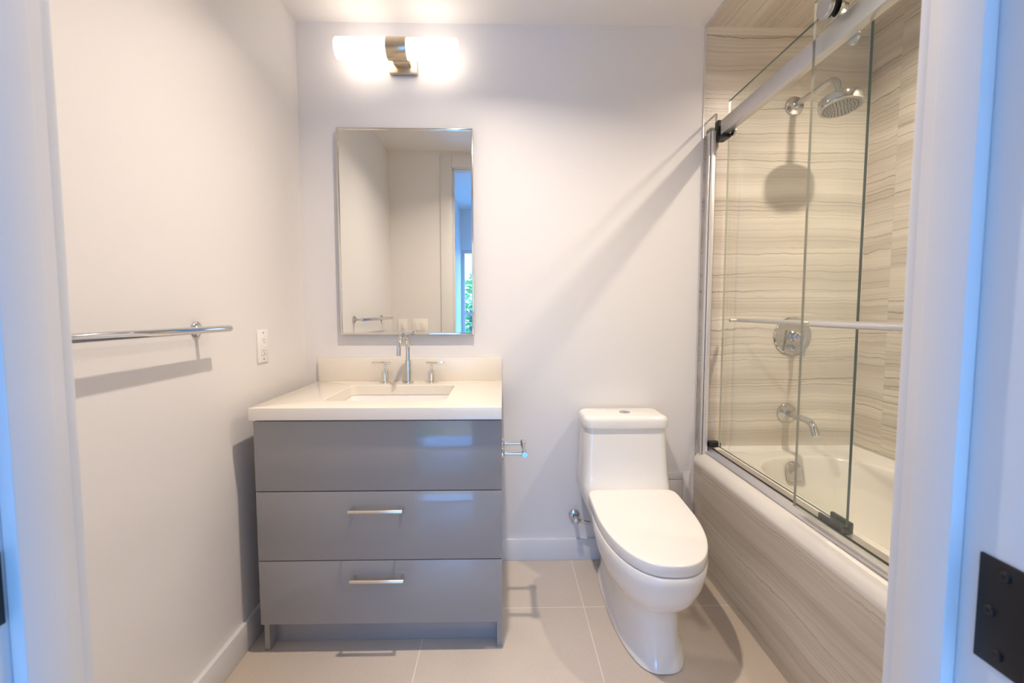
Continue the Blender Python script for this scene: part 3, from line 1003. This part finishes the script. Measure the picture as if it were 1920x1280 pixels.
# shower arm and head
sx = 1.287
sh = thing('shower', 'round chrome shower head on a bent arm from the tiled wall', 'shower head', (sx, 0.0, 2.056))
bm = bmesh.new()
lathe(bm, [(0.041, 0.0005), (0.041, 0.004), (0.038, 0.008), (0.022, 0.011), (0.016, 0.018), (0.0125, 0.020)], (sx, 0, 2.056), (0, -1, 0), 40)
obj('flange', bm, 'chrome', sh)
bm = bmesh.new()
pts = [(sx, -0.010, 2.056), (sx, -0.05, 2.056), (sx + 0.003, -0.215, 2.058)]
for i in range(1, 9):
    a = math.radians(72 * i / 8)
    pts.append((sx + 0.003 + 0.003 * i / 8, -0.215 - 0.042 * math.sin(a), 2.058 - 0.042 * (1 - math.cos(a))))
lp = pts[-1]
hd = Vector((0.02, -math.cos(math.radians(80)), -math.sin(math.radians(80)))).normalized()
pts.append((lp[0], lp[1] - 0.010, lp[2] - 0.036))
tube(bm, pts, 0.0115, 20)
obj('arm', bm, 'chrome', sh)
hp = Vector(pts[-1])
bm = bmesh.new()
lathe(bm, [(0.016, -0.004), (0.019, 0.004), (0.018, 0.012), (0.020, 0.018), (0.030, 0.021), (0.066, 0.024), (0.0725, 0.030), (0.0735, 0.036), (0.0735, 0.060), (0.0715, 0.064), (0.064, 0.065), (0.063, 0.063)], hp, hd, 56)
hh = obj('head', bm, 'chrome', sh)
bm = bmesh.new()
lathe(bm, [(0.063, 0.060), (0.063, 0.0645), (0.0002, 0.0655)], hp, hd, 56)
obj('spray_face', bm, 'nozzle', hh)
bm = bmesh.new()
ax, ay = frame_of(hd)
for ring, cnt in ((0.011, 6), (0.022, 12), (0.033, 18), (0.044, 24), (0.055, 30)):
    for i in range(cnt):
        a = 2 * PI * (i + 0.3 * ring * 100) / cnt
        c = hp + hd * 0.0645 + ax * (ring * math.cos(a)) + ay * (ring * math.sin(a))
        lathe(bm, [(0.0018, 0.0), (0.0014, 0.0025)], c, hd, 8)
nz = obj('nozzles', bm, 'rubber', hh)
nz['kind'] = 'stuff'

# ------------------------------------------------------------------ shower enclosure
enc = thing('shower_enclosure', 'satin metal shower door frame with top rail, wall jamb and sill track on the bathtub', 'shower door frame', (0.945, -0.76, ZD))
RX0, RX1, RZ0, RZ1 = 0.927, 0.958, 1.903, 1.962
obj('top_rail', bx(RX0, RX1, -1.52, -0.075, RZ0, RZ1, bev=0.002), 'alu', enc)
bm = bmesh.new()
box(bm, 0.898, 0.903, -0.036, -0.0005, ZD - 0.010, 1.930, bev=0.001)
box(bm, 0.905, 0.9245, -0.046, -0.004, ZD - 0.012, 1.932, bev=0.003)
box(bm, 0.9245, 0.930, -0.020, -0.0005, ZD, 1.930)
obj('wall_jamb', bm, 'jamb', enc)
bm = bmesh.new()
box(bm, 0.9265, 0.966, -0.054, -0.021, 1.889, 1.974, bev=0.003)
box(bm, 0.928, 0.966, -0.095, -0.052, 1.888, 1.9025, bev=0.002)
obj('rail_bracket', bm, 'black', enc)
bm = bmesh.new()
zt0, zt1 = ZD + 0.0003, 0.534
loft(bm, [[Vector((0.916, y, zt0)), Vector((0.917, y, zt0 + 0.004)), Vector((0.936, y, zt1 - 0.002)), Vector((0.9375, y, zt1)), Vector((0.942, y, zt1)), Vector((0.942, y, zt1 - 0.006)),
                Vector((0.990, y, zt1 - 0.008)), Vector((0.994, y, zt1 - 0.010)), Vector((0.996, y, zt0))] for y in (-1.52, -0.046)])
obj('sill_track', bm, 'alu', enc)
obj('track_gasket', bx(0.9422, 0.9475, -1.52, -0.048, zt1 - 0.0065, zt1 + 0.0025), 'black', enc)
obj('corner_clip', bx(0.930, 0.984, -0.052, -0.011, 0.540, 0.562, bev=0.003), 'black', enc)
bm = bmesh.new()
box(bm, 0.948, 0.957, -0.830, -0.735, 0.527, 0.552, bev=0.003)
box(bm, 0.957, 0.975, -0.830, -0.735, 0.524, 0.536, bev=0.003)
box(bm, 0.975, 0.986, -0.828, -0.748, 0.527, 0.560, bev=0.003)
obj('door_guide', bm, 'black', enc)


def panel(name, label, x0, x1, y0, y1, z0, z1, edge):
    t = thing(name, label, 'shower door', ((x0 + x1) / 2, (y0 + y1) / 2, z0), 'sliding glass shower doors')
    bm = bmesh.new()
    box(bm, x0, x1, y0, y1, z0, z1)
    for f in bm.faces:
        f.normal_update()
        if abs(f.normal.x) < 0.5:
            f.material_index = 2 if f.normal.y > 0.5 else 1
    o = obj('glass_panel', bm, 'glass', t, mats=[edge, 'glassedge2'])
    return t


def roller(t, name, x_face, s, y, z, gx):
    """round roller cap outside the glass (s = side), black wheel on the rail"""
    bm = bmesh.new()
    lathe(bm, [(0.012, 0.0), (0.0295, 0.0005), (0.0305, 0.002), (0.0305, 0.010), (0.029, 0.0125), (0.0002, 0.013)], (x_face, y, z), (s, 0, 0), 40)
    o = obj(name, bm, 'chrome', t)
    return o


OG0, OG1 = 0.908, 0.916
outer_d = panel('glass_door', 'outer clear glass sliding door carrying the long satin bar, nearer the door', OG0, OG1, -1.46, -0.680, 0.546, 2.052, 'glassedge2')
r1 = roller(outer_d, 'roller_cap', OG0 - 0.010, -1, -0.752, 1.992, 0)
bm = bmesh.new()
lathe(bm, [(0.024, 0.0), (0.026, 0.001), (0.026, 0.008), (0.024, 0.0095)], (OG0 - 0.0005, -0.752, 1.992), (-1, 0, 0), 32)
obj('washer', bm, 'black', r1)
bm = bmesh.new()
lathe(bm, [(0.022, 0.0), (0.027, 0.001), (0.027, 0.010), (0.020, 0.012), (0.018, 0.028), (0.012, 0.030)], (OG1 + 0.0005, -0.752, 1.992), (1, 0, 0), 32)
obj('roller_wheel', bm, 'chrome', r1)
# satin bar on the outer door
bm = bmesh.new()
bxx, bz = 0.872, 1.120
pts = [(OG0 - 0.0005, -0.772, bz), (bxx + 0.016, -0.772, bz)]
for i in range(1, 8):
    a = PI / 2 * i / 8
    pts.append((bxx + 0.016 - 0.016 * math.sin(a), -0.772 - 0.016 * (1 - math.cos(a)), bz))
pts += [(bxx, -0.79, bz), (bxx, -1.0, bz), (bxx, -1.33, bz)]
for i in range(1, 8):
    a = PI / 2 * i / 8
    pts.append((bxx + 0.016 * (1 - math.cos(a)), -1.33 - 0.016 * math.sin(a), bz))
pts += [(bxx + 0.018, -1.346, bz), (OG0 - 0.0005, -1.346, bz)]
tube(bm, pts, 0.0095, 20)
obj('towel_bar', bm, 'alu', outer_d)

IG0, IG1 = 0.967, 0.975
inner_d = panel('glass_door', 'inner clear glass sliding door against the tiled back wall, with dark green edge', IG0, IG1, -0.822, -0.060, 0.546, 2.050, 'glassedge')
for y in (-0.118, -0.770):
    bm = bmesh.new()
    lathe(bm, [(0.016, 0.0), (0.0175, 0.001), (0.0175, 0.006), (0.016, 0.008)], (IG0 - 0.0005, y, 1.900), (-1, 0, 0), 28)
    obj('guide_bolt', bm, 'chrome', inner_d)
bm = bmesh.new()
ib, iz = 1.010, 1.115
tube(bm, [(ib, -0.072, iz), (ib, -0.3, iz), (ib, -0.62, iz)], 0.0085, 20)
for y in (-0.11, -0.585):
    cyl(bm, (IG1 + 0.0005, y, iz), (ib, y, iz), 0.007, 16)
obj('towel_bar', bm, 'alu', inner_d)
